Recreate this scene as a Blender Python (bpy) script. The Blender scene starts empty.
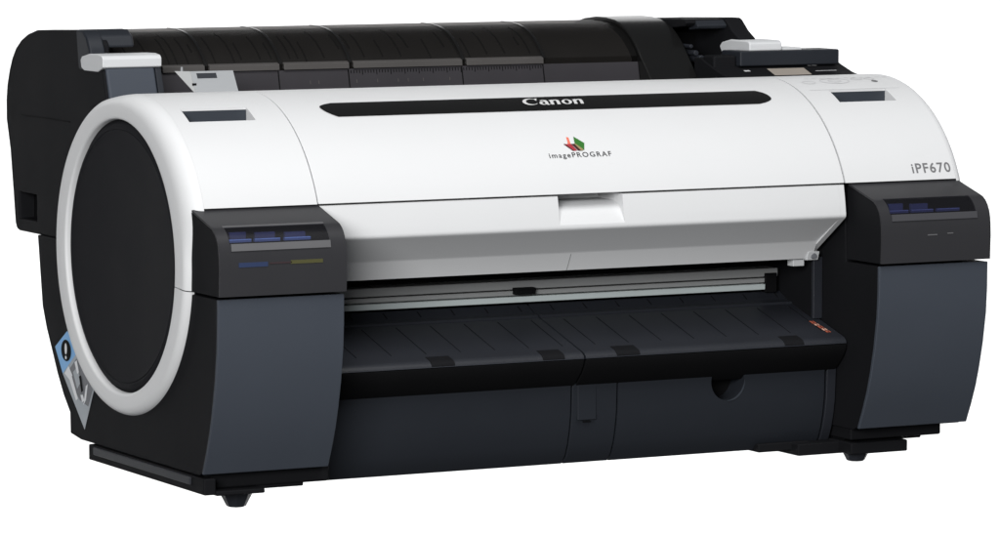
import bpy, bmesh, math, random
from mathutils import Vector, Matrix

random.seed(7)
sc = bpy.context.scene

# ------------------------------------------------------------------ camera
cam_d = bpy.data.cameras.new('camera')
cam = bpy.data.objects.new('camera', cam_d)
sc.collection.objects.link(cam)
YAW, PITCH = math.radians(27.57644), math.radians(5.349863)
cam.location = (-1.935726, -4.354494, 0.722084)
fwd = Vector((math.sin(YAW) * math.cos(PITCH), math.cos(YAW) * math.cos(PITCH), -math.sin(PITCH)))
cam.rotation_euler = fwd.to_track_quat('-Z', 'Y').to_euler()
cam_d.sensor_width = 36.0
cam_d.lens = 36.0 * 4.489658
cam_d.clip_start = 0.1
cam_d.clip_end = 300.0
sc.camera = cam

# ------------------------------------------------------------------ world and lamps
w = bpy.data.worlds.new('World')
sc.world = w
w.use_nodes = True
w.node_tree.nodes['Background'].inputs['Color'].default_value = (0.93, 0.96, 1.0, 1)
w.node_tree.nodes['Background'].inputs['Strength'].default_value = 0.10

def area_lamp(name, loc, target, sx, sy, power, color=(1, 1, 1)):
    d = bpy.data.lights.new(name, 'AREA')
    d.shape = 'RECTANGLE'
    d.size, d.size_y, d.energy, d.color = sx, sy, power, color
    o = bpy.data.objects.new(name, d)
    sc.collection.objects.link(o)
    o.location = loc
    o.rotation_euler = (Vector(target) - Vector(loc)).to_track_quat('-Z', 'Y').to_euler()
    return o

# soft boxes overhead and to the left of the camera
area_lamp('overhead_softbox_lamp', (0.3, -1.9, 3.9), (0.5, 0.1, 0.3), 3.0, 2.0, 132)
area_lamp('front_softbox_lamp', (-3.8, -4.9, 1.75), (0.5, 0.1, 0.3), 3.0, 2.0, 412)
# a lamp added behind the translucent backdrop to turn it plain white
fh = Vector((math.sin(YAW), math.cos(YAW), 0))
BACK = Vector((0.49, 0.25, 0)) + fh * 3.2
tl = area_lamp('added_backdrop_lamp', BACK + fh * 0.4 + Vector((0, 0, -0.1)), BACK + Vector((0, 0, -0.1)), 8.4, 4.4, 8.4 * 4.4 * math.pi * 1.7)

sc.view_settings.view_transform = 'Standard'
sc.view_settings.look = 'None'
sc.view_settings.exposure = 0.0
sc.view_settings.gamma = 1.0

# ------------------------------------------------------------------ materials
def plastic(name, col, rough=0.45, spec=0.3, bump=0.0, bscale=900.0, var=0.05, coat=0.0):
    m = bpy.data.materials.new(name)
    m.use_nodes = True
    nt = m.node_tree
    b = nt.nodes['Principled BSDF']
    b.inputs['Specular IOR Level'].default_value = spec
    tc = nt.nodes.new('ShaderNodeTexCoord')
    n = nt.nodes.new('ShaderNodeTexNoise')
    n.inputs['Scale'].default_value = 14.0
    n.inputs['Detail'].default_value = 5.0
    nt.links.new(tc.outputs['Object'], n.inputs['Vector'])
    mr = nt.nodes.new('ShaderNodeMapRange')
    mr.inputs['To Min'].default_value = rough * 0.9
    mr.inputs['To Max'].default_value = rough * 1.12
    nt.links.new(n.outputs['Fac'], mr.inputs['Value'])
    nt.links.new(mr.outputs['Result'], b.inputs['Roughness'])
    mx = nt.nodes.new('ShaderNodeMix')
    mx.data_type = 'RGBA'
    mx.inputs['A'].default_value = (*[c * (1 - var) for c in col], 1)
    mx.inputs['B'].default_value = (*[min(1, c * (1 + var)) for c in col], 1)
    nt.links.new(n.outputs['Fac'], mx.inputs['Factor'])
    nt.links.new(mx.outputs['Result'], b.inputs['Base Color'])
    if bump:
        n2 = nt.nodes.new('ShaderNodeTexNoise')
        n2.inputs['Scale'].default_value = bscale
        n2.inputs['Detail'].default_value = 2.0
        nt.links.new(tc.outputs['Object'], n2.inputs['Vector'])
        bp = nt.nodes.new('ShaderNodeBump')
        bp.inputs['Strength'].default_value = bump
        bp.inputs['Distance'].default_value = 0.0004
        nt.links.new(n2.outputs['Fac'], bp.inputs['Height'])
        nt.links.new(bp.outputs['Normal'], b.inputs['Normal'])
    if coat:
        b.inputs['Coat Weight'].default_value = coat
        b.inputs['Coat Roughness'].default_value = 0.12
    return m

M = {
    'white': plastic('white_plastic', (0.65, 0.655, 0.66), 0.5, 0.3, 0.05, 1400, 0.012),
    'lever_white': plastic('lever_plastic', (0.56, 0.57, 0.58), 0.5, 0.3, 0.0, 900, 0.02),
    'black': plastic('black_plastic', (0.0088, 0.009, 0.0102), 0.6, 0.05, 0.25, 1100, 0.1),
    'disc': plastic('disc_plastic', (0.013, 0.0132, 0.0152), 0.65, 0.07, 0.2, 1300, 0.08),
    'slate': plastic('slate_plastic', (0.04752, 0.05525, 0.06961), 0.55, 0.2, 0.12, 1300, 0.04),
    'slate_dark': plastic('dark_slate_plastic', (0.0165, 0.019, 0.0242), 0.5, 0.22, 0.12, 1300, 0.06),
    'box': plastic('charcoal_plastic', (0.031, 0.031, 0.034), 0.42, 0.14, 0.08, 1300, 0.05),
    'tray': plastic('tray_plastic', (0.01814, 0.01989, 0.02516), 0.42, 0.3, 0.2, 900, 0.1),
    'lip_shade': plastic('shaded_tray_plastic', (0.007, 0.007, 0.0075), 0.5, 0.03, 0.15, 900, 0.1),  # tray black darkened further for the shade under its front edge
    'tray_line': plastic('tray_groove', (0.0075, 0.008, 0.0095), 0.7, 0.1),
    'pit': plastic('black_interior', (0.004, 0.004, 0.0045), 0.7, 0.1),
    'gloss': plastic('glossy_black_strip', (0.007, 0.007, 0.007), 0.22, 0.3, 0, 900, 0.05),
    'rail': plastic('grey_rail', (0.27, 0.275, 0.275), 0.4, 0.4, 0.05, 700, 0.05),
    'light_rail': plastic('pale_metal', (0.46, 0.51, 0.51), 0.35, 0.5, 0.0, 700, 0.04),
    'metal': plastic('grey_sheet_metal', (0.27, 0.28, 0.29), 0.45, 0.4, 0.05, 700, 0.03),
    'slot': plastic('slot_slate', (0.036, 0.042, 0.052), 0.5, 0.25, 0, 900, 0.05),
    'dome': plastic('smoked_cover', (0.01088, 0.01035, 0.00975), 0.33, 0.35, 0.04, 300, 0.1),
    'guide': plastic('guide_plate', (0.032, 0.03, 0.034), 0.5, 0.25, 0.1, 300, 0.15),
    'strip': plastic('grey_edge_strip', (0.068, 0.064, 0.062), 0.45, 0.25, 0, 300, 0.1),
    'ink': plastic('dark_print', (0.03, 0.03, 0.033), 0.5, 0.2),
    'letter_grey': plastic('grey_print', (0.16, 0.16, 0.165), 0.5, 0.2),
    'letter_pale': plastic('pale_print', (0.62, 0.62, 0.62), 0.45, 0.3),
    'faint': plastic('faint_print_and_shading', (0.56, 0.56, 0.57), 0.5, 0.2),  # faint print, and the painted shading line on the far end cover
    'red': plastic('red_print', (0.34, 0.03, 0.042), 0.5, 0.2),
    'salmon': plastic('salmon_print', (0.72, 0.17, 0.11), 0.5, 0.2),
    'green': plastic('green_print', (0.03, 0.15, 0.022), 0.5, 0.2),
    'olive': plastic('olive_print', (0.28, 0.22, 0.10), 0.5, 0.2),
    'dark_red': plastic('maroon_print', (0.05, 0.012, 0.012), 0.5, 0.2),
    'warn': plastic('orange_print', (0.40, 0.10, 0.06), 0.5, 0.2),
    'warn_pale': plastic('pale_orange_print', (0.65, 0.35, 0.26), 0.5, 0.2),
    'blue': plastic('blue_label', (0.17, 0.27, 0.66), 0.4, 0.3, 0, 900, 0.1),
    'blue_dim': plastic('dim_blue_label', (0.09, 0.11, 0.3), 0.4, 0.3, 0, 900, 0.3),
    'mark_blue': plastic('blue_mark', (0.028, 0.042, 0.095), 0.4, 0.3),
    'mark_red': plastic('red_mark', (0.045, 0.028, 0.031), 0.4, 0.3),
    'mark_yellow': plastic('yellow_mark', (0.075, 0.072, 0.03), 0.4, 0.3),
    'lip': plastic('lip_sheen_and_marks', (0.12, 0.12, 0.125), 0.35, 0.3, 0, 900, 0.08),  # pale for the polished window edge's painted reflection; small marks share it
    'lip_dim': plastic('dim_lip_sheen', (0.062, 0.062, 0.068), 0.35, 0.3, 0, 900, 0.08),  # the same edge reflection painted dimmer at the far end
    'sky_blue': plastic('sticker_blue', (0.20, 0.42, 0.72), 0.45, 0.3, 0, 900, 0.03),
    'sticker_grey': plastic('sticker_grey', (0.36, 0.39, 0.42), 0.45, 0.3, 0, 900, 0.06),
    'sticker_dark': plastic('sticker_dark_grey', (0.16, 0.165, 0.18), 0.45, 0.3, 0, 900, 0.35),
    'sticker_white': plastic('sticker_white', (0.72, 0.73, 0.75), 0.45, 0.3, 0, 900, 0.03),
    'lcd': plastic('display_glass', (0.36, 0.32, 0.28), 0.3, 0.4, 0, 900, 0.06),
}

def backdrop_material():
    m = bpy.data.materials.new('translucent_backdrop')
    m.use_nodes = True
    nt = m.node_tree
    nt.nodes.remove(nt.nodes['Principled BSDF'])
    t = nt.nodes.new('ShaderNodeBsdfTranslucent')
    t.inputs['Color'].default_value = (0.9, 0.9, 0.9, 1)
    d = nt.nodes.new('ShaderNodeBsdfDiffuse')
    d.inputs['Color'].default_value = (0.85, 0.85, 0.85, 1)
    mix = nt.nodes.new('ShaderNodeMixShader')
    mix.inputs['Fac'].default_value = 0.2
    nt.links.new(t.outputs[0], mix.inputs[1])
    nt.links.new(d.outputs[0], mix.inputs[2])
    nt.links.new(mix.outputs[0], nt.nodes['Material Output'].inputs['Surface'])
    return m

def floor_material():
    """an added clear sheet, invented so the floor bounces no light and takes no shadow"""
    m = bpy.data.materials.new('added_clear_sheet')
    m.use_nodes = True
    nt = m.node_tree
    nt.nodes.remove(nt.nodes['Principled BSDF'])
    t = nt.nodes.new('ShaderNodeBsdfTransparent')
    t.inputs['Color'].default_value = (0.995, 0.995, 0.995, 1)
    d = nt.nodes.new('ShaderNodeBsdfGlossy')
    d.inputs['Roughness'].default_value = 0.2
    mix = nt.nodes.new('ShaderNodeMixShader')
    mix.inputs['Fac'].default_value = 0.01
    nt.links.new(t.outputs[0], mix.inputs[1])
    nt.links.new(d.outputs[0], mix.inputs[2])
    nt.links.new(mix.outputs[0], nt.nodes['Material Output'].inputs['Surface'])
    return m

def smoked_material(name, col, through, tint, rough=0.2, spec=0.35):
    m = plastic(name, col, rough, spec, 0.0, 900, 0.15)
    nt = m.node_tree
    t = nt.nodes.new('ShaderNodeBsdfTransparent')
    t.inputs['Color'].default_value = (*tint, 1)
    mix = nt.nodes.new('ShaderNodeMixShader')
    mix.inputs['Fac'].default_value = through
    nt.links.new(nt.nodes['Principled BSDF'].outputs[0], mix.inputs[1])
    nt.links.new(t.outputs[0], mix.inputs[2])
    nt.links.new(mix.outputs[0], nt.nodes['Material Output'].inputs['Surface'])
    return m
smoked = smoked_material('smoked_cover', (0.0072, 0.007, 0.0068), 0.42, (0.60, 0.58, 0.57), 0.4, 0.12)
smoked_pane = smoked_material('smoked_pane', (0.022, 0.022, 0.025), 0.76, (0.8, 0.8, 0.84), 0.3, 0.3)
M['liner_fin'] = plastic('liner_fin_plastic', (0.04, 0.038, 0.037), 0.6, 0.1)
M['liner'] = plastic('liner_plastic', (0.088, 0.084, 0.08), 0.6, 0.2, 0.3, 60, 0.25)

# ------------------------------------------------------------------ mesh helpers
def finish(name, bm, mats, parent=None, bevel=0.0, seg=2, smooth=32):
    bmesh.ops.recalc_face_normals(bm, faces=bm.faces)
    me = bpy.data.meshes.new(name)
    bm.to_mesh(me)
    bm.free()
    if not isinstance(mats, (list, tuple)):
        mats = [mats]
    for m in mats:
        me.materials.append(M[m] if isinstance(m, str) else m)
    for p in me.polygons:
        p.use_smooth = True
    me.set_sharp_from_angle(angle=math.radians(smooth))
    o = bpy.data.objects.new(name, me)
    sc.collection.objects.link(o)
    if parent:
        o.parent = parent
    if bevel:
        b = o.modifiers.new('bevel', 'BEVEL')
        b.width, b.segments, b.limit_method = bevel, seg, 'ANGLE'
        b.angle_limit = math.radians(35)
        b.harden_normals = True
    return o

def a_prism(bm, poly, x0, x1, mi=0):
    """a (y, z) outline swept along x"""
    a = [bm.verts.new((x0, y, z)) for y, z in poly]
    b = [bm.verts.new((x1, y, z)) for y, z in poly]
    fs = [bm.faces.new(a), bm.faces.new(b[::-1])]
    n = len(poly)
    for i in range(n):
        j = (i + 1) % n
        fs.append(bm.faces.new((a[i], b[i], b[j], a[j])))
    for f in fs:
        f.material_index = mi

def a_box(bm, x0, x1, y0, y1, z0, z1, mi=0):
    a_prism(bm, [(y0, z0), (y1, z0), (y1, z1), (y0, z1)], x0, x1, mi)

def prism(name, poly, x0, x1, mat, parent, **k):
    bm = bmesh.new()
    a_prism(bm, poly, x0, x1)
    return finish(name, bm, mat, parent, **k)

def box(name, x0, x1, y0, y1, z0, z1, mat, parent, **k):
    bm = bmesh.new()
    a_box(bm, x0, x1, y0, y1, z0, z1)
    return finish(name, bm, mat, parent, **k)

def band(poly, t, closed=False):
    """outline of an open (y, z) path thickened to its left by t"""
    out = []
    n = len(poly)
    for i in range(n):
        p0 = Vector(poly[max(0, i - 1)]); p1 = Vector(poly[min(n - 1, i + 1)])
        d = (p1 - p0).normalized()
        out.append((poly[i][0] - d.y * t, poly[i][1] + d.x * t))
    return list(poly) + out[::-1]

def cut(o, cutters):
    """subtract the (y, z) prisms / meshes in `cutters`, then bake the result into the mesh"""
    for fn in cutters:
        bm = bmesh.new()
        fn(bm)
        bmesh.ops.recalc_face_normals(bm, faces=bm.faces)
        me = bpy.data.meshes.new('cutter')
        bm.to_mesh(me); bm.free()
        c = bpy.data.objects.new('cutter', me)
        sc.collection.objects.link(c)
        md = o.modifiers.new('cut', 'BOOLEAN')
        md.operation, md.solver, md.object = 'DIFFERENCE', 'EXACT', c
        bevels = [(m.width, m.segments) for m in o.modifiers if m.type == 'BEVEL']
        for m in list(o.modifiers):
            if m.type == 'BEVEL':
                o.modifiers.remove(m)
        bpy.context.view_layer.update()
        ev = o.evaluated_get(bpy.context.evaluated_depsgraph_get())
        new = bpy.data.meshes.new_from_object(ev)
        new.name = o.name
        o.modifiers.clear()
        o.data = new
        bpy.data.objects.remove(c)
        for p in new.polygons:
            p.use_smooth = True
        new.set_sharp_from_angle(angle=math.radians(32))
        for wd, sg in bevels:
            b = o.modifiers.new('bevel', 'BEVEL')
            b.width, b.segments, b.limit_method = wd, sg, 'ANGLE'
            b.angle_limit = math.radians(35)
            b.harden_normals = True
    return o

# front curve of the white covers: an ellipse in the (y, z) plane
EY, EZ, EA, EB = 0.238, 0.268, 0.187, 0.1815
def arc(a, off=0.0):
    return (EY - (EA + off) * math.cos(a), EZ + (EB + off) * math.sin(a))
def ang_z(z):
    return math.asin((z - EZ) / EB)
def on_cover(x, v, a0, off):
    """a point on the cover: x across, v metres up the curve from angle a0"""
    a = a0 + v / 0.184
    y, z = arc(a, off)
    return (x, y, z)

def decal(name, polys, x0, a0, mat, parent, off=0.0004, thick=0.0004):
    """flat 2-D polygons (u, v) laid on the curved cover, with a little thickness"""
    bm = bmesh.new()
    for poly in polys:
        vs = [bm.verts.new(on_cover(x0 + u, v, a0, off)) for u, v in poly]
        bm.faces.new(vs)
    return finish(name, bm, mat, parent)

def text_tris(txt, size, sx=1.0, shear=0.0, bold=0.0, spacing=1.0):
    c = bpy.data.curves.new('lettering', 'FONT')
    c.body, c.size, c.shear, c.resolution_u, c.offset = txt, size, shear, 4, bold
    c.space_character = spacing
    o = bpy.data.objects.new('lettering', c)
    sc.collection.objects.link(o)
    bpy.context.view_layer.update()
    ev = o.evaluated_get(bpy.context.evaluated_depsgraph_get())
    me = bpy.data.meshes.new_from_object(ev)
    bpy.data.objects.remove(o)
    polys = [[(me.vertices[i].co.x * sx, me.vertices[i].co.y) for i in p.vertices] for p in me.polygons]
    bpy.data.meshes.remove(me)
    return polys

def fit(polys, width, height):
    us = [u for p in polys for u, v in p]; vs = [v for p in polys for u, v in p]
    ku = width / (max(us) - min(us)); kv = height / (max(vs) - min(vs))
    return [[((u - min(us)) * ku, (v - min(vs)) * kv) for u, v in p] for p in polys]

# ------------------------------------------------------------------ the setting
rt = Vector((fh.y, -fh.x, 0))
bm = bmesh.new()
bm.faces.new([bm.verts.new(BACK + rt * a + Vector((0, 0, b))) for a, b in ((-4, -2), (4, -2), (4, 1.8), (-4, 1.8))])
bd = finish('backdrop', bm, backdrop_material())
bd['kind'] = 'structure'
bm = bmesh.new()
a_box(bm, -1.5, 2.5, -1.5, 2.5, -0.001, 0.005)
fl = finish('floor', bm, floor_material())
fl['kind'] = 'structure'

# ------------------------------------------------------------------ the printer
root = bpy.data.objects.new('large_format_printer', None)
sc.collection.objects.link(root)
root.location = (0, 0, 0)
root['label'] = 'white and black large format printer with charcoal corner covers standing against a plain white background'
root['category'] = 'printer'

W = 0.98
XL, XR = 0.148, 0.8235          # seams between the end covers and the middle cover

# --- black side shells, carrying the slate front faces
side_poly = [(0.519, 0.272), (0.506, 0.19), (0.494, 0.165), (0.48, 0.144), (0.462, 0.116), (0.444, 0.093), (0.424, 0.074),
             (0.423, 0.05), (0.391, 0.046), (0.056, 0.046), (0.0465, 0.0505), (0.036, 0.071), (0.0265, 0.094), (0.0195, 0.117), (0.0125, 0.146), (0.0065, 0.182),
             (0.0045, 0.21), (0.0042, 0.2415), (0.075, 0.2415), (0.078, 0.31), (0.10, 0.345), (0.13, 0.38), (0.19, 0.415), (0.26, 0.43),
             (0.36, 0.43), (0.36, 0.272)]
front_curve = [(0.0420, 0.0485), (0.0315, 0.071), (0.0222, 0.094), (0.0152, 0.117), (0.0082, 0.146), (0.0022, 0.182), (0.0004, 0.21), (0.0, 0.2415)]
skin = front_curve + [(y + 0.0048, z) for y, z in front_curve[::-1]]
for x0, x1, s in ((0.001, 0.149, 0), (0.832, 0.979, 1)):
    prism('side_panel', side_poly, x0, x1, 'black', root, bevel=0.0012)
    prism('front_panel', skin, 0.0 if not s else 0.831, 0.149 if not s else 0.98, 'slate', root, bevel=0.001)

# --- corner covers over the ink tanks
box_poly = [(0.068, 0.3332), (0.018, 0.3188), (0.012, 0.3165), (0.0065, 0.3128), (0.002, 0.3075), (-0.0015, 0.301), (-0.0035, 0.2935), (-0.0045, 0.285),
            (-0.0050, 0.272), (-0.0040, 0.2448), (0.0705, 0.2448), (0.0705, 0.3332)]
for i, (x0, x1) in enumerate(((0.0, 0.1495), (0.831, 0.98))):
    core = [(y + 0.0028, z - (0.0026 if k < 3 else 0.0)) for k, (y, z) in enumerate(box_poly[:10])] + [(0.0705, 0.2448), (0.0705, 0.3306)]
    t = prism('ink_cover', core, x0, x1, 'black', root, bevel=0.0008)
    wx0, wx1 = x0 + 0.013, x0 + 0.1305
    cut(t, [lambda b, a=wx0, c=wx1: a_box(b, a, c, -0.03, 0.0155, 0.3015, 0.34)])
    path = [box_poly[0], (0.0420, 0.3256), (0.0200, 0.3193), (0.0155, 0.3179)] + box_poly[2:10]
    fb = bmesh.new()
    xs = (x0 - 0.0002, wx0, wx1, x1 + 0.0002)
    gv = [[fb.verts.new((x, y, z)) for x in xs] for y, z in path]
    for r in range(len(path) - 1):
        for c in range(3):
            if c == 1 and 3 <= r < 7:
                continue                          # the opening of the viewing window
            fb.faces.new((gv[r][c], gv[r + 1][c], gv[r + 1][c + 1], gv[r][c + 1]))
    fp = finish('front_flap', fb, 'box', t)
    if sum(p.normal.y for p in fp.data.polygons) > 0:
        fp.data.flip_normals()
    sd = fp.modifiers.new('thickness', 'SOLIDIFY')
    sd.thickness, sd.offset = 0.0024, -1.0
    es_ = fp.modifiers.new('crisp_edges', 'EDGE_SPLIT')
    es_.split_angle = math.radians(32)
    # the viewing window: a dark hollow, ink tank labels, a lip with its reflection painted in
    wb = bmesh.new()
    a_box(wb, wx0 + 0.0008, wx1 - 0.0008, 0.0138, 0.0152, 0.3018, 0.3164)
    wnd = finish('window_back', wb, 'pit', t)
    for k, (u0, u1) in enumerate(((0.001, 0.027), (0.031, 0.061), (0.066, 0.097))):
        lb = bmesh.new()
        a_box(lb, wx0 + u0, wx0 + u1, 0.0015, 0.0062, 0.302, 0.3055, 0)
        if k < 2 or i == 0:
            a_box(lb, wx0 + u0 + 0.004, wx0 + u1 - 0.003, 0.009, 0.0135, 0.302, 0.3125 - 0.001 * k, 1)
        finish('tank_label', lb, ['blue' if i == 0 else 'blue_dim', 'blue_dim'], t, bevel=0.0004)
    pp = [(0.0158, 0.31815), (0.012, 0.3165), (0.0065, 0.3128), (0.002, 0.3075), (-0.0015, 0.301)]
    prism('window_pane', pp + [(y + 0.0007, z - 0.0006) for y, z in pp[::-1]], wx0 + 0.0003, wx1 - 0.0003, smoked_pane, t)
    lip = [(-0.00235, 0.3012), (-0.0031, 0.2975), (-0.0037, 0.2935)]
    prism('window_lip', lip + [(y + 0.0004 - 0.0012, z) for y, z in lip[::-1]], wx0 + 0.001, wx1 + 0.0005, 'lip' if i == 0 else 'lip_dim', t)
    if i == 0:
        box('window_lip', wx0 - 0.001, wx1 + 0.0006, 0.0148, 0.0168, 0.3172, 0.3192, 'lip', t)
        for (u0, u1, z0, z1, mm) in ((0.022, 0.056, 0.276, 0.281, 'mark_blue'), (0.058, 0.084, 0.2785, 0.280, 'mark_red'),
                                     (0.083, 0.121, 0.2775, 0.2815, 'mark_yellow')):
            box('colour_mark', u0, u1, -0.0054, -0.0040, z0, z1, mm, t)
    else:
        for (u0, u1, z0, z1) in ((0.893, 0.906, 0.2755, 0.2768), (0.920, 0.928, 0.2765, 0.2777)):
            box('indicator_mark', u0, u1, -0.0054, -0.0040, z0, z1, 'lip', t)

# --- white rings and the dark discs in them
def ring(s):
    """s = 0: at the printer's near end (face at x = -0.01), 1: at the far end"""
    X = (lambda v: v) if s == 0 else (lambda v: W - v)
    RY, RA, RB = (0.2590, 0.1900, 0.1785) if s == 0 else (EY, EA, EB)
    FA, FB = RA - 0.0105, RB - 0.0105
    lip = [(-0.0069, 0.1600, 0.1568, 0.2572), (-0.0066, 0.1580, 0.1548, 0.2576), (-0.0056, 0.1566, 0.1536, 0.2578), (-0.0035, 0.1560, 0.1529, 0.2578), (0.008, 0.1554, 0.1523, 0.2578)]
    bm = bmesh.new()
    n = 160
    g0 = math.radians(-7.4)
    step = lambda t: max(0.0, min(1.0, t)) ** 2 * (3 - 2 * max(0.0, min(1.0, t)))
    rows = []
    for k in range(n + 1):
        a = g0 + (2 * math.pi - math.radians(0.35)) * k / n
        deg = math.degrees(a)
        ca, sa = math.cos(a), math.sin(a)
        wt = (0.0 if s else 1.0) * step((deg - 2) / 20) * step((108 - deg) / 16)      # the upper front quarter rounds over into the end cover
        ex = 0.0035 + wt * 0.0090
        ey = (RY - RA * ca) * (1 - wt) + (EY - EA * ca) * wt
        ez = (0.268 + RB * sa) * (1 - wt) + (EZ + EB * sa) * wt
        fy, fz = RY - FA * ca, 0.268 + FB * sa
        pts = []
        for q in range(11):
            t = (1 - q / 10) * math.pi / 2                           # a quarter round from the outer edge in to the flat face
            pts.append((-0.007 + (ex + 0.007) * (1 - math.cos(t)), fy + (ey - fy) * math.sin(t), fz + (ez - fz) * math.sin(t)))
        pts += [(x, cy - ra * ca, 0.268 + rb * sa) for x, ra, rb, cy in lip]
        rows.append([bm.verts.new((X(p[0]), p[1], p[2])) for p in pts])
    for k in range(n):
        for j in range(len(rows[0]) - 1):
            bm.faces.new((rows[k][j], rows[k][j + 1], rows[k + 1][j + 1], rows[k + 1][j]))
    finish('side_ring', bm, 'white', root, smooth=60)
    # disc: raised face with a rounded rim and a fine groove round it
    dp = [(0.0, -0.0022), (0.140, -0.0022), (0.1445, -0.0028), (0.1458, -0.0020), (0.1472, -0.0028), (0.1515, -0.0022), (0.1536, -0.0008), (0.1543, 0.0006)]
    bm = bmesh.new()
    rows = []
    c = bm.verts.new((X(dp[0][1]), 0.2578, 0.268))
    for k in range(n):
        a = 2 * math.pi * k / n
        rows.append([bm.verts.new((X(x), 0.2578 - r * math.cos(a), 0.268 + r * 0.972 * math.sin(a))) for r, x in dp[1:]])
    for k in range(n):
        q = (k + 1) % n
        bm.faces.new((c, rows[k][0], rows[q][0]))
        for j in range(len(dp) - 2):
            bm.faces.new((rows[k][j], rows[k][j + 1], rows[q][j + 1], rows[q][j]))
    finish('side_disc', bm, 'disc', root, smooth=30)
ring(0)
ring(1)

# --- white end covers with their grip slots, and the middle cover
a_lo, a_hi = ang_z(0.3342), math.radians(101)
arc_pts = [arc(a_lo + (a_hi - a_lo) * k / 72) for k in range(73)]
cover_poly = arc_pts + [(arc_pts[-1][0], 0.395), (0.20, 0.375), (0.115, 0.3342)]
for x0, x1, sx0, sx1 in ((0.0126, XL - 0.0008, 0.0295, 0.109), (XR + 0.0008, W - 0.0036, 0.8635, 0.942)):
    c = prism('end_cover', cover_poly, x0, x1, 'white', root)
    cut(c, [lambda b, p=sx0, q=sx1: a_box(b, p, q, 0.141, 0.1675, 0.402, 0.47)])
    box('grip_slot', sx0 + 0.0006, sx1 - 0.0006, 0.1655, 0.1671, 0.4028, 0.4335, 'slot', c)
middle = prism('top_cover', cover_poly, XL + 0.0008, XR - 0.0008, 'white', root, bevel=0.0008)

# --- faint control markings on the far end cover
def ellipse_band(cx, cv, ra, rb, t, n=28):
    out = []
    for k in range(n):
        a, b = 2 * math.pi * k / n, 2 * math.pi * (k + 1) / n
        out.append([(cx + ra * math.cos(a), cv + rb * math.sin(a)), (cx + ra * math.cos(b), cv + rb * math.sin(b)),
                    (cx + (ra - t) * math.cos(b), cv + (rb - t) * math.sin(b)), (cx + (ra - t) * math.cos(a), cv + (rb - t) * math.sin(a))])
    return out
marks = []
for cx, cv, ra, rb in ((0.010, 0.030, 0.009, 0.006), (0.048, 0.034, 0.020, 0.011), (0.048, 0.034, 0.009, 0.0055), (0.082, 0.040, 0.008, 0.005), (0.100, 0.040, 0.007, 0.0045)):
    marks += ellipse_band(cx, cv, ra, rb, 0.0012)
decal('button_marks', marks, 0.842, math.radians(66.5), 'faint', root)
decal('power_mark', [[(0.006 * math.cos(2 * math.pi * k / 14) * 0.7, 0.004 * math.sin(2 * math.pi * k / 14)) for k in range(14)]], 0.943, math.radians(75.5), 'letter_grey', root)
marks = []
for k in range(11):
    u = 0.01 + 0.011 * k
    marks.append([(u, 0.046), (u + 0.006, 0.046), (u + 0.006, 0.0472), (u, 0.0472)])
decal('button_marks', marks, 0.845, math.radians(66.5), 'faint', root)
decal('crease_shading', [[(0, 0), (0.125, 0), (0.125, 0.0006), (0, 0.0006)]], 0.838, math.radians(67.9), 'faint', root)  # shading change where the cover flattens, painted as a thin line

# --- black name strip with its lettering
def name_strip():
    x0, x1, a0, a1 = 0.196, 0.776, math.radians(59.0), math.radians(68.8)
    bm = bmesh.new()
    n = 12
    R = (a1 - a0) * 0.184
    cols = []
    us = []
    for k in range(9):
        us.append((k / 8, 'L'))
    rows = []
    for i in range(n + 1):
        v = i / n
        # left end leans: rounded top corner, pointed foot; right end: fully rounded top
        left = 0.006 + 0.018 * (max(0.0, v - 0.68) / 0.32) ** 2.2 + 0.014 * (max(0.0, 0.68 - v) / 0.68) ** 2.0
        right = 0.0 + 0.012 * (max(0.0, v - 0.45) / 0.55) ** 2.4 + 0.022 * (max(0.0, 0.45 - v) / 0.45) ** 2.6
        xs = [x0 + left - 0.006, x1 - right]
        row = []
        for k in range(13):
            x = xs[0] + (xs[1] - xs[0]) * k / 12
            y, z = arc(a0 + (a1 - a0) * v, 0.0006)
            row.append(bm.verts.new((x, y, z)))
        rows.append(row)
    for i in range(n):
        for k in range(12):
            bm.faces.new((rows[i][k], rows[i][k + 1], rows[i + 1][k + 1], rows[i + 1][k]))
    return finish('name_strip', bm, 'gloss', root)
strip = name_strip()

def stroke(pts):
    """(u, v, half width) centre line -> quads"""
    out = []
    L, Rr = [], []
    for i, (u, v, h) in enumerate(pts):
        p0 = pts[max(0, i - 1)]; p1 = pts[min(len(pts) - 1, i + 1)]
        d = Vector((p1[0] - p0[0], p1[1] - p0[1])).normalized()
        L.append((u - d.y * h, v + d.x * h)); Rr.append((u + d.y * h, v - d.x * h))
    for i in range(len(pts) - 1):
        out.append([L[i], Rr[i], Rr[i + 1], L[i + 1]])
    return out

def crescent(cx, cv, ra, rb, ia, ib, ioff, t0, t1, n=26):
    out = []
    for k in range(n):
        a = math.radians(t0 + (t1 - t0) * k / n); b = math.radians(t0 + (t1 - t0) * (k + 1) / n)
        o = lambda t: (cx + ra * math.cos(t), cv + rb * math.sin(t))
        i = lambda t: (cx + ioff + ia * math.cos(t), cv + ib * math.sin(t))
        out.append([o(a), i(a), i(b), o(b)])
    return out

def letter_n(u):
    p = [[(u, 0), (u + 0.20, 0), (u + 0.20, 0.72), (u, 0.66)]]
    p += [[(u - 0.05, 0.60), (u, 0.58), (u, 0.68), (u - 0.05, 0.66)]]
    p += stroke([(u + 0.18, 0.52, 0.05), (u + 0.28, 0.64, 0.06), (u + 0.38, 0.66, 0.07), (u + 0.47, 0.60, 0.10), (u + 0.50, 0.45, 0.10), (u + 0.50, 0.0, 0.10)])
    return p

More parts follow.
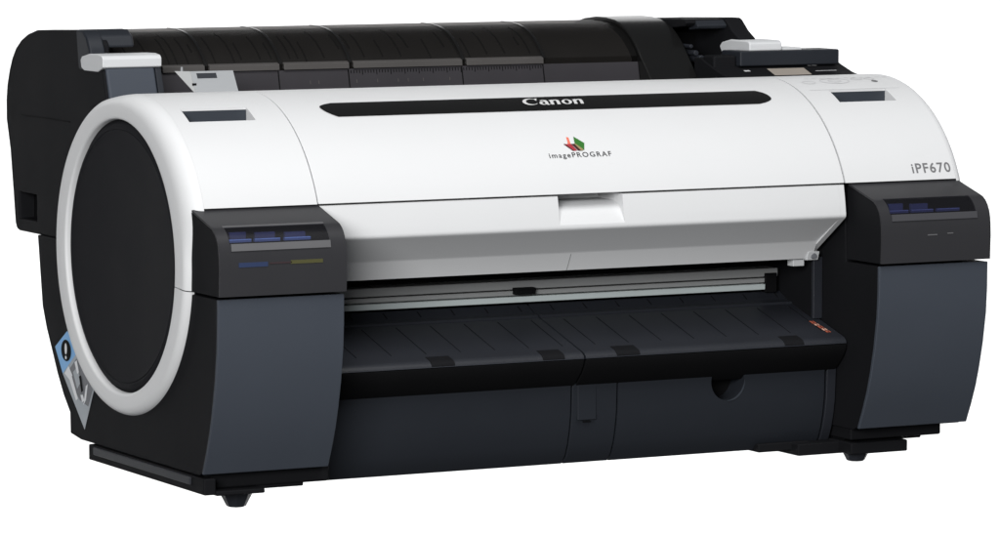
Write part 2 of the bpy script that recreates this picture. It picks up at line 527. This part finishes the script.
def brand_letters():
    p = crescent(0.50, 0.50, 0.50, 0.50, 0.38, 0.40, 0.10, 48, 318)
    p += [[(0.78, 0.92), (0.98, 1.0), (0.90, 0.62), (0.84, 0.66)]]
    u = 1.02   # a
    p += crescent(u + 0.26, 0.25, 0.26, 0.26, 0.13, 0.17, 0.05, 0, 360)
    p += stroke([(u + 0.10, 0.58, 0.06), (u + 0.26, 0.68, 0.05), (u + 0.42, 0.60, 0.09), (u + 0.46, 0.42, 0.10), (u + 0.46, 0.12, 0.10), (u + 0.54, 0.0, 0.07), (u + 0.64, 0.06, 0.03)])
    p += letter_n(1.72)
    u = 2.44   # o
    p += crescent(u + 0.33, 0.35, 0.33, 0.36, 0.14, 0.28, 0.0, 0, 360)
    p += letter_n(3.20)
    return p
bl = fit([[(u + 0.16 * v, v) for u, v in q] for q in brand_letters()], 0.0775, 0.0165)
decal('brand_lettering', bl, 0.450, math.radians(62.2), 'letter_pale', root, off=0.0011)

# --- emblem, product line and model number
ln = fit(text_tris('imagePROGRAF', 0.01, 1.0, 0, 0.0001, 1.25), 0.080, 0.0088)
bu = lambda P: P
decal('product_lettering', ln, 0.4465, math.radians(34.9), 'ink', root)
md = fit(text_tris('iPF670', 0.01, 1.0, 0.0, 0.00015, 1.15), 0.0535, 0.0128)
decal('model_lettering', md, 0.9185, math.radians(24.0), 'letter_grey', root)
EM = math.radians(37.6)
k = 0.001
def quad(pts):
    return [[(u * k, v * k) for u, v in pts]]
# pixel grid of the emblem: about 1.33 mm per pixel across
decal('emblem', quad([(5.5, 11.5), (9.5, 11.8), (10.0, 21.5), (7.2, 22.5), (6.6, 16)]), 0.470, EM, 'salmon', root)
decal('emblem', quad([(0, 12), (9.5, 12), (14.5, 2.5), (9.0, 2.0)]), 0.470, EM, 'red', root, off=0.0005)
decal('emblem', quad([(0, 12), (2.0, 12), (10.5, 2.2), (9.0, 2.0)]), 0.470, EM, 'dark_red', root, off=0.0007)
decal('emblem', quad([(9.5, 12), (14.5, 12), (20.5, 3.5), (18.5, 2.0), (15.6, 2.2)]), 0.470, EM, 'dark_red', root, off=0.0006)
decal('emblem', quad([(14.5, 12), (16.5, 22.5), (26.8, 12.5), (23.4, 2.5)]), 0.470, EM, 'green', root, off=0.0008)
decal('emblem', quad([(13.5, 12.0), (15.0, 12), (22.6, 3.6), (21.6, 2.2), (19.0, 2.0)]), 0.470, EM, 'olive', root, off=0.0010)

# --- lower white door with a scooped grip, and its bracket
door_poly = [(0.0655, 0.3322), (0.0635, 0.322), (0.0614, 0.310), (0.0599, 0.2985), (0.0599, 0.2962), (0.0607, 0.2944), (0.0625, 0.2930),
             (0.109, 0.2648), (0.1115, 0.2622), (0.1225, 0.2422), (0.140, 0.2422), (0.142, 0.2625), (0.128, 0.3322)]
door = prism('front_door', door_poly, XL + 0.002, 0.8150, 'white', root)
prism('door_end', door_poly[:7] + [(0.1245, 0.2515), (0.1252, 0.2490), (0.142, 0.2490), (0.142, 0.2625), (0.105, 0.3322)], 0.8151, XR - 0.001, 'white', door)
scoop = [(0.02, 0.345), (0.122, 0.345), (0.122, 0.3245), (0.0860, 0.3240), (0.0765, 0.3205), (0.0695, 0.3150), (0.0645, 0.3080), (0.0602, 0.3000), (0.02, 0.3000)]
cut(door, [lambda b: a_prism(b, scoop, 0.4455, 0.5285)])
prism('door_seam', [(0.1114, 0.2617), (0.1221, 0.2424), (0.1240, 0.2430), (0.1135, 0.2630)], 0.4874, 0.4882, 'rail', door)
bk = bmesh.new()
a_prism(bk, [(0.1165, 0.2505), (0.1205, 0.2400), (0.1420, 0.2400), (0.1420, 0.2505)], 0.8065, 0.8224)
a_prism(bk, [(0.1285, 0.2412), (0.1285, 0.2328), (0.1420, 0.2328), (0.1420, 0.2412)], 0.7930, 0.8085)
finish('hinge_bracket', bk, 'lever_white', door, bevel=0.001)
bs = bmesh.new()
bmesh.ops.create_cone(bs, cap_ends=True, segments=20, radius1=0.0038, radius2=0.003, depth=0.003,
                      matrix=Matrix.Translation((0.8150, 0.1180, 0.2452)) @ Matrix.Rotation(math.pi / 2, 4, 'X'))
finish('screw', bs, 'sticker_dark', door)

# --- the black body and the paper path
bm = bmesh.new()
a_box(bm, 0.147, 0.834, 0.232, 0.36, 0.055, 0.430)
finish('body_core', bm, 'pit', root)
for x0, x1 in ((0.1485, 0.160), (0.8205, 0.833)):
    box('inner_wall', x0, x1, 0.1305, 0.234, 0.035, 0.331, 'black', root, bevel=0.001)
box('inner_post', 0.8193, 0.8318, 0.1255, 0.1310, 0.170, 0.243, 'tray', root, bevel=0.001)
rl = bmesh.new()
a_box(rl, 0.162, 0.815, 0.1990, 0.2300, 0.2145, 0.2245)
finish('platen_rail', rl, 'rail', root, bevel=0.0012)
box('platen_rail', 0.162, 0.808, 0.1985, 0.2300, 0.2078, 0.2132, 'rail', root, bevel=0.0008)
box('guide_rail', 0.162, 0.794, 0.1930, 0.2300, 0.2000, 0.2068, 'light_rail', root, bevel=0.0008)
cr = bmesh.new()
a_box(cr, 0.4585, 0.4845, 0.1900, 0.2000, 0.2092, 0.2170)
a_box(cr, 0.4640, 0.4800, 0.1885, 0.1910, 0.2110, 0.2150)
finish('cutter_block', cr, 'pit', root, bevel=0.0006)
box('rail_end', 0.796, 0.812, 0.196, 0.230, 0.196, 0.219, 'pit', root, bevel=0.001)

# --- output tray: two halves with grooved tops
tray_poly = [(0.205, 0.1965), (0.1895, 0.1885), (0.1865, 0.1873), (0.1770, 0.1860), (0.1755, 0.1835), (0.0760, 0.1547), (0.0710, 0.1530),
             (0.0675, 0.1500), (0.0663, 0.1468), (0.085, 0.1405), (0.205, 0.150)]
lip_poly = [(0.0660, 0.1460), (0.0675, 0.1400), (0.0730, 0.1310), (0.0820, 0.1215), (0.0905, 0.1140), (0.0980, 0.1085), (0.15, 0.1085), (0.205, 0.12), (0.205, 0.1485), (0.085, 0.1390)]
slope = (0.1835 - 0.1547) / (0.1755 - 0.0760)
ztop = lambda y: 0.1547 + slope * (y - 0.0760)
for (x0, x1, r0, clips) in ((0.152, 0.4803, 0.164, ((0.288, 0.317), (0.428, 0.456))), (0.4828, 0.8285, 0.5085, ((0.523, 0.553), (0.745, 0.771)))):
    bm = bmesh.new()
    a_prism(bm, tray_poly, x0, x1, 0)
    gb = bm
    x = r0
    while x < x1 - 0.006:
        a_prism(gb, [(0.168, ztop(0.168) - 0.0005), (0.168, ztop(0.168) + 0.0005), (0.092, ztop(0.092) + 0.0005), (0.092, ztop(0.092) - 0.0005)], x - 0.0004, x + 0.0004, 1)
        zb = lambda y: 0.1885 + (0.1965 - 0.1885) / (0.205 - 0.1895) * (y - 0.1895)
        a_prism(gb, [(0.201, zb(0.201) - 0.0005), (0.201, zb(0.201) + 0.0006), (0.191, zb(0.191) + 0.0006), (0.191, zb(0.191) - 0.0005)], x - 0.0007, x + 0.0007, 1)
        x += 0.0432
    t = finish('output_tray', bm, ['tray', 'tray_line'], root)
    prism('tray_shaded_front', lip_poly, x0, x1, 'lip_shade', t, bevel=0.0006)  # downward front of the tray, its shade put into the colour
    for c0, c1 in clips:
        cb = bmesh.new()
        a_prism(cb, [(0.0835, ztop(0.0835) - 0.001), (0.0835, ztop(0.0835) + 0.0006), (0.0755, 0.1553), (0.0698, 0.1535), (0.0668, 0.1507), (0.0660, 0.1480), (0.0690, 0.1480), (0.0800, 0.1520)], c0, c1)
        finish('tray_clip', cb, 'black', t, bevel=0.0005)
# small caution print at the tray's far corner
wb = bmesh.new()
yy = 0.121
for kx, (ln_, mi) in enumerate(((0.009, 0), (0.006, 1), (0.008, 0), (0.007, 1), (0.006, 0))):
    y0, y1 = yy - ln_ + 0.001, yy
    for dx, wd in ((0.0, 0.003), (0.0042, 0.0018)):
        vs = [bm_v for bm_v in (wb.verts.new((0.8105 + dx + 0.0008 * kx, y, ztop(y) + 0.0007)) for y in (y0, y1))]
        vs2 = [wb.verts.new((0.8105 + dx + wd + 0.0008 * kx, y, ztop(y) + 0.0007)) for y in (y1, y0)]
        f = wb.faces.new(vs + vs2)
        f.material_index = mi
    yy -= ln_
finish('caution_print', wb, ['warn', 'warn_pale'], root)

# --- lower front panels
low_curve = [(0.090, 0.125), (0.0912, 0.107), (0.0925, 0.080), (0.0955, 0.062), (0.100, 0.045), (0.1055, 0.032), (0.114, 0.0218)]
low_poly = low_curve + [(0.20, 0.0218), (0.20, 0.125)]
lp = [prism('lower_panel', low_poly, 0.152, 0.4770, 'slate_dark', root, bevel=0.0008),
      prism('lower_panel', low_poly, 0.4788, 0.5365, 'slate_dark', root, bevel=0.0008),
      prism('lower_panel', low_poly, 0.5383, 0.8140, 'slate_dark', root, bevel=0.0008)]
def notch(b):
    a_prism_ring = [(0.6830 + 0.0220 * math.cos(2 * math.pi * k / 48), 0.1085 + 0.0232 * math.sin(2 * math.pi * k / 48)) for k in range(48)]
    va = [b.verts.new((x, 0.070, z)) for x, z in a_prism_ring]
    vb = [b.verts.new((x, 0.125, z)) for x, z in a_prism_ring]
    b.faces.new(va); b.faces.new(vb[::-1])
    for k in range(48):
        q = (k + 1) % 48
        b.faces.new((va[k], vb[k], vb[q], va[q]))
cut(lp[2], [notch])
box('notch_back', 0.6620, 0.7040, 0.1215, 0.1245, 0.0862, 0.1240, 'pit', lp[2])
fr = bmesh.new()
n = 24
prev = None
for i in range(n + 1):                       # highlight painted as a paler crescent on the finger notch's rim
    a = math.radians(-92 + 92 * i / n)
    wd = 0.0010 * math.sin(math.pi * i / n) + 0.0002
    ring_ = []
    for r in (0.0225 - wd, 0.0225 + wd):
        x, z = 0.6830 + r * math.cos(a), 0.1085 + r * 1.044 * math.sin(a)
        ring_.append(fr.verts.new((x, 0.0904 + (0.1085 - z) * 0.03, z)))
    if prev:
        fr.faces.new((prev[0], prev[1], ring_[1], ring_[0]))
    prev = ring_
finish('notch_rim_glint', fr, 'slot', lp[2])
lt = bmesh.new()
def tyz(x0, x1, z0, z1):
    a_prism(lt, [(0.0905, z0), (0.0905, z1), (0.0960, z1), (0.0960, z0)], x0, x1)
box('latch_plate', 0.4855, 0.5095, 0.0906, 0.0960, 0.0735, 0.118, 'slate_dark', lp[1], bevel=0.0008)
box('latch_slot', 0.4935, 0.5025, 0.0918, 0.0960, 0.0706, 0.0723, 'pit', lp[1])
for x0, x1 in ((0.8175, 0.8300),):
    prism('corner_post', low_curve + [(0.20, 0.0218), (0.20, 0.125)], x0, x1, 'tray', root, bevel=0.001)

# --- base frame and feet
bs = bmesh.new()
a_box(bs, 0.0085, 0.158, 0.058, 0.37, 0.030, 0.0475)
finish('base_plate', bs, 'black', root, bevel=0.003, seg=3)
bs = bmesh.new()
a_box(bs, 0.835, 0.960, 0.066, 0.37, 0.032, 0.0475)
finish('base_plate', bs, 'black', root, bevel=0.002)
rb = bmesh.new()
a_box(rb, 0.0, 0.014, 0.040, 0.366, 0.0262, 0.0442, 0)
a_box(rb, -0.0015, 0.002, 0.075, 0.350, 0.0335, 0.0425, 1)
a_box(rb, 0.014, 0.072, 0.0395, 0.30, 0.0248, 0.0300, 0)
a_box(rb, 0.020, 0.128, 0.0610, 0.30, 0.0262, 0.0320, 0)
finish('base_rail', rb, ['black', 'tray'], root, bevel=0.0015)
rb = bmesh.new()
a_box(rb, 0.83, 0.908, 0.0570, 0.30, 0.0165, 0.0300, 0)
a_box(rb, 0.775, 0.84, 0.085, 0.30, 0.0150, 0.0290, 0)
a_box(rb, 0.730, 0.80, 0.100, 0.30, 0.0200, 0.0300, 0)
a_box(rb, 0.84, 0.948, 0.090, 0.30, 0.0260, 0.0325, 0)
finish('base_rail', rb, 'black', root, bevel=0.0015)
def foot(x, y):
    bm = bmesh.new()
    prof = [(0.0190, 0.028), (0.0182, 0.0205), (0.0120, 0.0085), (0.0108, 0.0062), (0.0088, 0.0055)]
    n = 8
    rows = []
    for r, z in prof:
        rows.append([bm.verts.new((x + r * math.cos(2 * math.pi * (k + 0.5) / n), y + r * math.sin(2 * math.pi * (k + 0.5) / n), z)) for k in range(n)])
    for i in range(len(prof) - 1):
        for k in range(n):
            q = (k + 1) % n
            bm.faces.new((rows[i][k], rows[i][q], rows[i + 1][q], rows[i + 1][k]))
    bm.faces.new(rows[0]); bm.faces.new(rows[-1])
    return finish('foot', bm, 'tray', root, bevel=0.0008)
for x, y in ((0.0565, 0.082), (0.8520, 0.082), (0.150, 0.32), (0.830, 0.32)):
    foot(x, y)

# --- sticker on the near side shell
def side_quad(bm, pts, x, mi):
    f = bm.faces.new([bm.verts.new((x, y, z)) for y, z in pts])
    f.material_index = mi
sb = bmesh.new()
side_quad(sb, [(0.466, 0.146), (0.428, 0.168), (0.395, 0.148), (0.443, 0.117)], 0.0004, 0)
side_quad(sb, [(0.443, 0.1168), (0.395, 0.148), (0.345, 0.112), (0.352, 0.103), (0.378, 0.059)], 0.0004, 1)
side_quad(sb, [(0.430, 0.119), (0.400, 0.139), (0.352, 0.108), (0.366, 0.087), (0.392, 0.092)], 0.0001, 2)
side_quad(sb, [(0.436, 0.118), (0.424, 0.128), (0.412, 0.118), (0.421, 0.112)], -0.0002, 3)
side_quad(sb, [(0.421, 0.112), (0.414, 0.117), (0.396, 0.093), (0.402, 0.090)], -0.0002, 3)
side_quad(sb, [(0.372, 0.110), (0.366, 0.113), (0.372, 0.094), (0.380, 0.087)], -0.0002, 3)
side_quad(sb, [(0.410, 0.122), (0.395, 0.131), (0.388, 0.112), (0.398, 0.104)], -0.0002, 4)
for q in ([(0.405, 0.134), (0.398, 0.137), (0.392, 0.124), (0.397, 0.121)], [(0.392, 0.119), (0.386, 0.121), (0.380, 0.104), (0.385, 0.101)], [(0.388, 0.098), (0.381, 0.099), (0.376, 0.093), (0.383, 0.090)]):
    side_quad(sb, q, -0.0004, 5 if q[0][0] > 0.39 and q[0][0] < 0.4 else 3)
def oval(cy, cz, ry, rz, x, mi):
    side_quad(sb, [(cy + ry * math.cos(2 * math.pi * q / 24), cz + rz * math.sin(2 * math.pi * q / 24)) for q in range(24)], x, mi)
oval(0.431, 0.1450, 0.0150, 0.0125, -0.0001, 5)
oval(0.431, 0.1470, 0.0035, 0.0065, -0.0005, 3)
oval(0.431, 0.1368, 0.0025, 0.0020, -0.0005, 3)
finish('instruction_sticker', sb, ['sky_blue', 'sticker_grey', 'sticker_dark', 'sticker_white', 'sticker_grey', 'pit'], root)

# --- rear roll housing: end caps, smoked cover, guide plate
cap_back = [(0.519, 0.272), (0.583, 0.272), (0.591, 0.2745), (0.595, 0.281), (0.601, 0.319), (0.609, 0.366), (0.6205, 0.402), (0.6205, 0.425), (0.617, 0.443), (0.609, 0.461), (0.600, 0.475),
            (0.588, 0.487), (0.570, 0.4975), (0.549, 0.505), (0.522, 0.5105)]
cap_poly = cap_back + [(0.397, 0.515), (0.379, 0.5145), (0.374, 0.511), (0.362, 0.500), (0.359, 0.474), (0.322, 0.473), (0.312, 0.440), (0.312, 0.40), (0.3615, 0.39), (0.3615, 0.272)]
lc = prism('roll_end_cap', cap_poly, 0.003, 0.028, 'black', root, bevel=0.002)
cut(lc, [lambda b: a_box(b, -0.01, 0.022, 0.525, 0.580, 0.287, 0.318)])
box('cap_recess', 0.0205, 0.0215, 0.526, 0.579, 0.288, 0.317, 'pit', lc)
box('cap_seam', 0.0024, 0.0034, 0.42, 0.57, 0.4085, 0.4095, 'pit', lc)
lk = bmesh.new()
a_prism(lk, [(0.397, 0.5158), (0.380, 0.5152), (0.369, 0.509), (0.363, 0.496), (0.396, 0.494)], 0.0022, 0.060)
finish('cap_latch', lk, 'slate_dark', lc, bevel=0.003, seg=3)
lkp = prism('latch_shoulder', [(0.399, 0.5155), (0.378, 0.5150), (0.366, 0.508), (0.357, 0.494), (0.3565, 0.470), (0.392, 0.470)], 0.0018, 0.0215, 'slate_dark', lc, bevel=0.003)

dome_front = [(0.380, 0.4710), (0.388, 0.4800), (0.399, 0.4895), (0.412, 0.4980), (0.427, 0.5045), (0.444, 0.5085), (0.464, 0.5105), (0.49, 0.511), (0.52, 0.508)]
dome_back = [(0.548, 0.502), (0.569, 0.494), (0.586, 0.484), (0.598, 0.472), (0.606, 0.459), (0.613, 0.441), (0.616, 0.424), (0.616, 0.402), (0.605, 0.366), (0.597, 0.319), (0.59, 0.281), (0.39, 0.281), (0.386, 0.45), (0.3825, 0.464)]
dome = prism('roll_cover', dome_front + dome_back, 0.029, 0.724, smoked, root, smooth=50)
inner_front = [(y + 0.0025, z - 0.0035) for y, z in dome_front]
prism('inner_liner', inner_front + [(0.58, 0.47), (0.58, 0.30), (0.40, 0.30)], 0.036, 0.718, 'liner', dome, smooth=50)
fn = bmesh.new()
x = 0.05
while x < 0.60:                              # fine ribs of the liner, seen through the smoked cover
    k0 = random.choice((0, 1, 1, 2)); k1 = random.choice((4, 5, 5, 6))
    pp = inner_front[k0:k1]
    a_prism(fn, pp + [(y - 0.0010, z + 0.0014) for y, z in pp[::-1]], x, x + 0.0011)
    x += random.choice((0.010, 0.014, 0.024))
fo = finish('liner_fins', fn, 'liner_fin', dome)
fo['kind'] = 'stuff'
for x in (0.1555, 0.250, 0.3395, 0.4880, 0.5965):
    p = dome_front[:8]
    prism('cover_rib', p + [(y - 0.0004, z + 0.0006) for y, z in p[::-1]], x - 0.0020, x + 0.0020, 'gloss', dome, bevel=0.0006)
segs = ((0.100, 0.1525), (0.1585, 0.247), (0.253, 0.3365), (0.3425, 0.485), (0.491, 0.5940))
es = bmesh.new()
for x0, x1 in segs:
    a_prism(es, [(0.3815, 0.4665), (0.3760, 0.4645), (0.3768, 0.4715), (0.3825, 0.4735)], x0, x1)
finish('edge_strip', es, 'strip', dome, bevel=0.0006)
tk = bmesh.new()
a_prism(tk, [(0.3785, 0.4640), (0.3730, 0.4400), (0.3730, 0.41), (0.3785, 0.41)], 0.0745, 0.724, 2)
gy = lambda z: 0.3785 - (0.4640 - z) * 0.0055 / 0.024
def guide_mark(x, wd, z0, z1, mi):
    a_prism(tk, [(gy(z1) - 0.0001, z1), (gy(z1) - 0.0005, z1), (gy(z0) - 0.0005, z0), (gy(z0) - 0.0001, z0)], x, x + wd, mi)
for i in range(70):                          # scale along the top of the guide plate
    guide_mark(0.335 + i * 0.0037, 0.0009, 0.4590 if i % 5 else 0.4570, 0.4625, 0)
for x in (0.285, 0.296, 0.345, 0.372, 0.399, 0.412, 0.432, 0.467):
    guide_mark(x, 0.0009, 0.4475, 0.4515, 1)
for x in (0.150, 0.245, 0.335, 0.484, 0.593):
    guide_mark(x, 0.0014, 0.441, 0.4635, 0)
finish('paper_guide', tk, ['pit', 'strip', 'guide'], root)

off = lambda P, d: [(y - d * 0.6, z + d) for y, z in P]
arch = off(dome_front, 0.004) + [(0.548, 0.505), (0.589, 0.486), (0.618, 0.441), (0.617, 0.40), (0.59, 0.275), (0.345, 0.275), (0.345, 0.44), (0.36, 0.456)]
prism('cover_arch', arch, 0.7245, 0.792, 'gloss', root, bevel=0.002, smooth=50)
rc_poly = cap_back + [(0.397, 0.5145), (0.382, 0.5145), (0.377, 0.5125), (0.362, 0.500), (0.346, 0.491), (0.334, 0.470), (0.330, 0.44), (0.330, 0.272)]
rc = prism('roll_end_cap', rc_poly, 0.846, 0.870, 'black', root, bevel=0.002)
prism('cap_roof', cap_back[10:] + [(0.397, 0.5140), (0.384, 0.5135), (0.379, 0.5095), (0.384, 0.5050), (0.46, 0.498), (0.55, 0.49)], 0.792, 0.847, 'black', rc, bevel=0.0015)
prism('cap_latch', [(0.397, 0.5125), (0.382, 0.5120), (0.374, 0.5060), (0.376, 0.5020), (0.397, 0.500)], 0.805, 0.8465, 'slate_dark', rc, bevel=0.0015)
box('cap_hollow', 0.792, 0.847, 0.45, 0.50, 0.40, 0.495, 'pit', rc)
for (x, y, z, r) in ((0.801, 0.37, 0.473, 0.0042), (0.806, 0.365, 0.466, 0.0055), (0.797, 0.375, 0.481, 0.003)):
    b_ = bmesh.new()
    bmesh.ops.create_cone(b_, cap_ends=True, segments=16, radius1=r, radius2=r * 0.8, depth=0.10, matrix=Matrix.Translation((x, y + 0.05, z)) @ Matrix.Rotation(math.pi / 2, 4, 'X'))
    finish('roll_gear', b_, 'tray', rc, bevel=0.0008)

# --- release lever block at the near end: white cap on a slate block
lv = prism('lever_block', [(0.3200, 0.4755), (0.3060, 0.435), (0.356, 0.435), (0.356, 0.4755)], 0.006, 0.0655, 'slate', root, bevel=0.003, seg=3)
prism('lever_side', [(0.3205, 0.4745), (0.3075, 0.437), (0.350, 0.437), (0.350, 0.4745)], 0.0662, 0.0735, 'slate_dark', lv, bevel=0.001)
prism('lever_cap', [(0.3180, 0.4755), (0.3180, 0.4850), (0.3215, 0.4885), (0.3330, 0.4900), (0.3600, 0.4895), (0.3800, 0.4860), (0.3845, 0.4815), (0.3820, 0.4730), (0.3740, 0.4700), (0.3340, 0.4700)],
      0.0015, 0.0735, 'lever_white', lv, bevel=0.0012)
# --- grey sheet-metal stop plate beside it
pl = bmesh.new()
a_prism(pl, [(0.2800, 0.4710), (0.2600, 0.440), (0.2620, 0.440), (0.2820, 0.4710)], 0.092, 0.1445, 0)
st = finish('stop_plate', pl, 'metal', root, bevel=0.0004)
pl = bmesh.new()
vsl = [(0.0915, 0.2800, 0.4710), (0.0915, 0.2600, 0.440), (0.0930, 0.2600, 0.4400), (0.0740, 0.2830, 0.4722), (0.0800, 0.2830, 0.4722)]
a = [pl.verts.new(p) for p in ((0.0740, 0.2830, 0.4715), (0.0918, 0.2805, 0.4710), (0.0960, 0.2605, 0.4400))]
b_ = [pl.verts.new((p.co.x + 0.001, p.co.y + 0.003, p.co.z)) for p in a]
pl.faces.new(a); pl.faces.new(b_[::-1])
for i in range(3):
    j = (i + 1) % 3
    pl.faces.new((a[i], a[j], b_[j], b_[i]))
finish('plate_flange', pl, 'rail', st)
py = lambda z, d: 0.2800 - (0.4710 - z) * 0.02 / 0.031 - d
prism('plate_window', [(py(0.4632, 0.0004), 0.4632), (py(0.4688, 0.0004), 0.4688), (py(0.4688, -0.0004), 0.4688), (py(0.4632, -0.0004), 0.4632)], 0.0985, 0.1225, 'slate_dark', st)
box('plate_hole', 0.0905, 0.0950, 0.2700, 0.2722, 0.4555, 0.4580, 'pit', st)
pn = bmesh.new()
bmesh.ops.create_cone(pn, cap_ends=True, segments=10, radius1=0.0016, radius2=0.0012, depth=0.006, matrix=Matrix.Translation((0.0835, 0.285, 0.4730)))
finish('plate_pin', pn, 'metal', st)

# --- control panel at the far end
op = prism('control_panel', [(0.345, 0.4680), (0.318, 0.4580), (0.292, 0.4500), (0.255, 0.4430), (0.255, 0.42), (0.36, 0.42), (0.36, 0.468)], 0.792, 0.9755, 'black', root, bevel=0.001)
hd = box('panel_hood', 0.8275, 0.9675, 0.3100, 0.3560, 0.4585, 0.4768, 'slate_dark', op, bevel=0.002, seg=3)
cp = bmesh.new()
a_prism(cp, [(0.3130, 0.4765), (0.3130, 0.4862), (0.318, 0.4890), (0.3600, 0.4892), (0.3800, 0.4855), (0.3860, 0.4800), (0.3800, 0.4720), (0.355, 0.4700), (0.345, 0.4765)], 0.8420, 0.8880)
finish('lever_cap', cp, 'lever_white', op, bevel=0.002)
box('lever_ledge', 0.8882, 0.9190, 0.318, 0.352, 0.4765, 0.4798, 'lever_white', op, bevel=0.001)
box('lever_stem', 0.795, 0.8270, 0.318, 0.345, 0.430, 0.4720, 'black', op, bevel=0.003)
pz = lambda y: 0.4500 + (y - 0.292) * (0.4580 - 0.4500) / (0.318 - 0.292) if y > 0.292 else 0.4430 + (y - 0.255) * (0.007 / 0.037)
dp = bmesh.new()
f = dp.faces.new([dp.verts.new((x, y, pz(y) + 0.0006)) for x, y in ((0.859, 0.2810), (0.911, 0.2810), (0.915, 0.3075), (0.863, 0.3075))])
finish('display', dp, 'lcd', op)
for x0, x1, y0, y1 in ((0.925, 0.9295, 0.3135, 0.316), (0.931, 0.938, 0.3135, 0.316), (0.925, 0.955, 0.2955, 0.2968), (0.828, 0.836, 0.300, 0.304)):
    dk = bmesh.new()
    dk.faces.new([dk.verts.new((x, y, pz(y) + 0.0006)) for x, y in ((x0, y0), (x1, y0), (x1, y1), (x0, y1))])
    finish('panel_print', dk, 'faint', op)
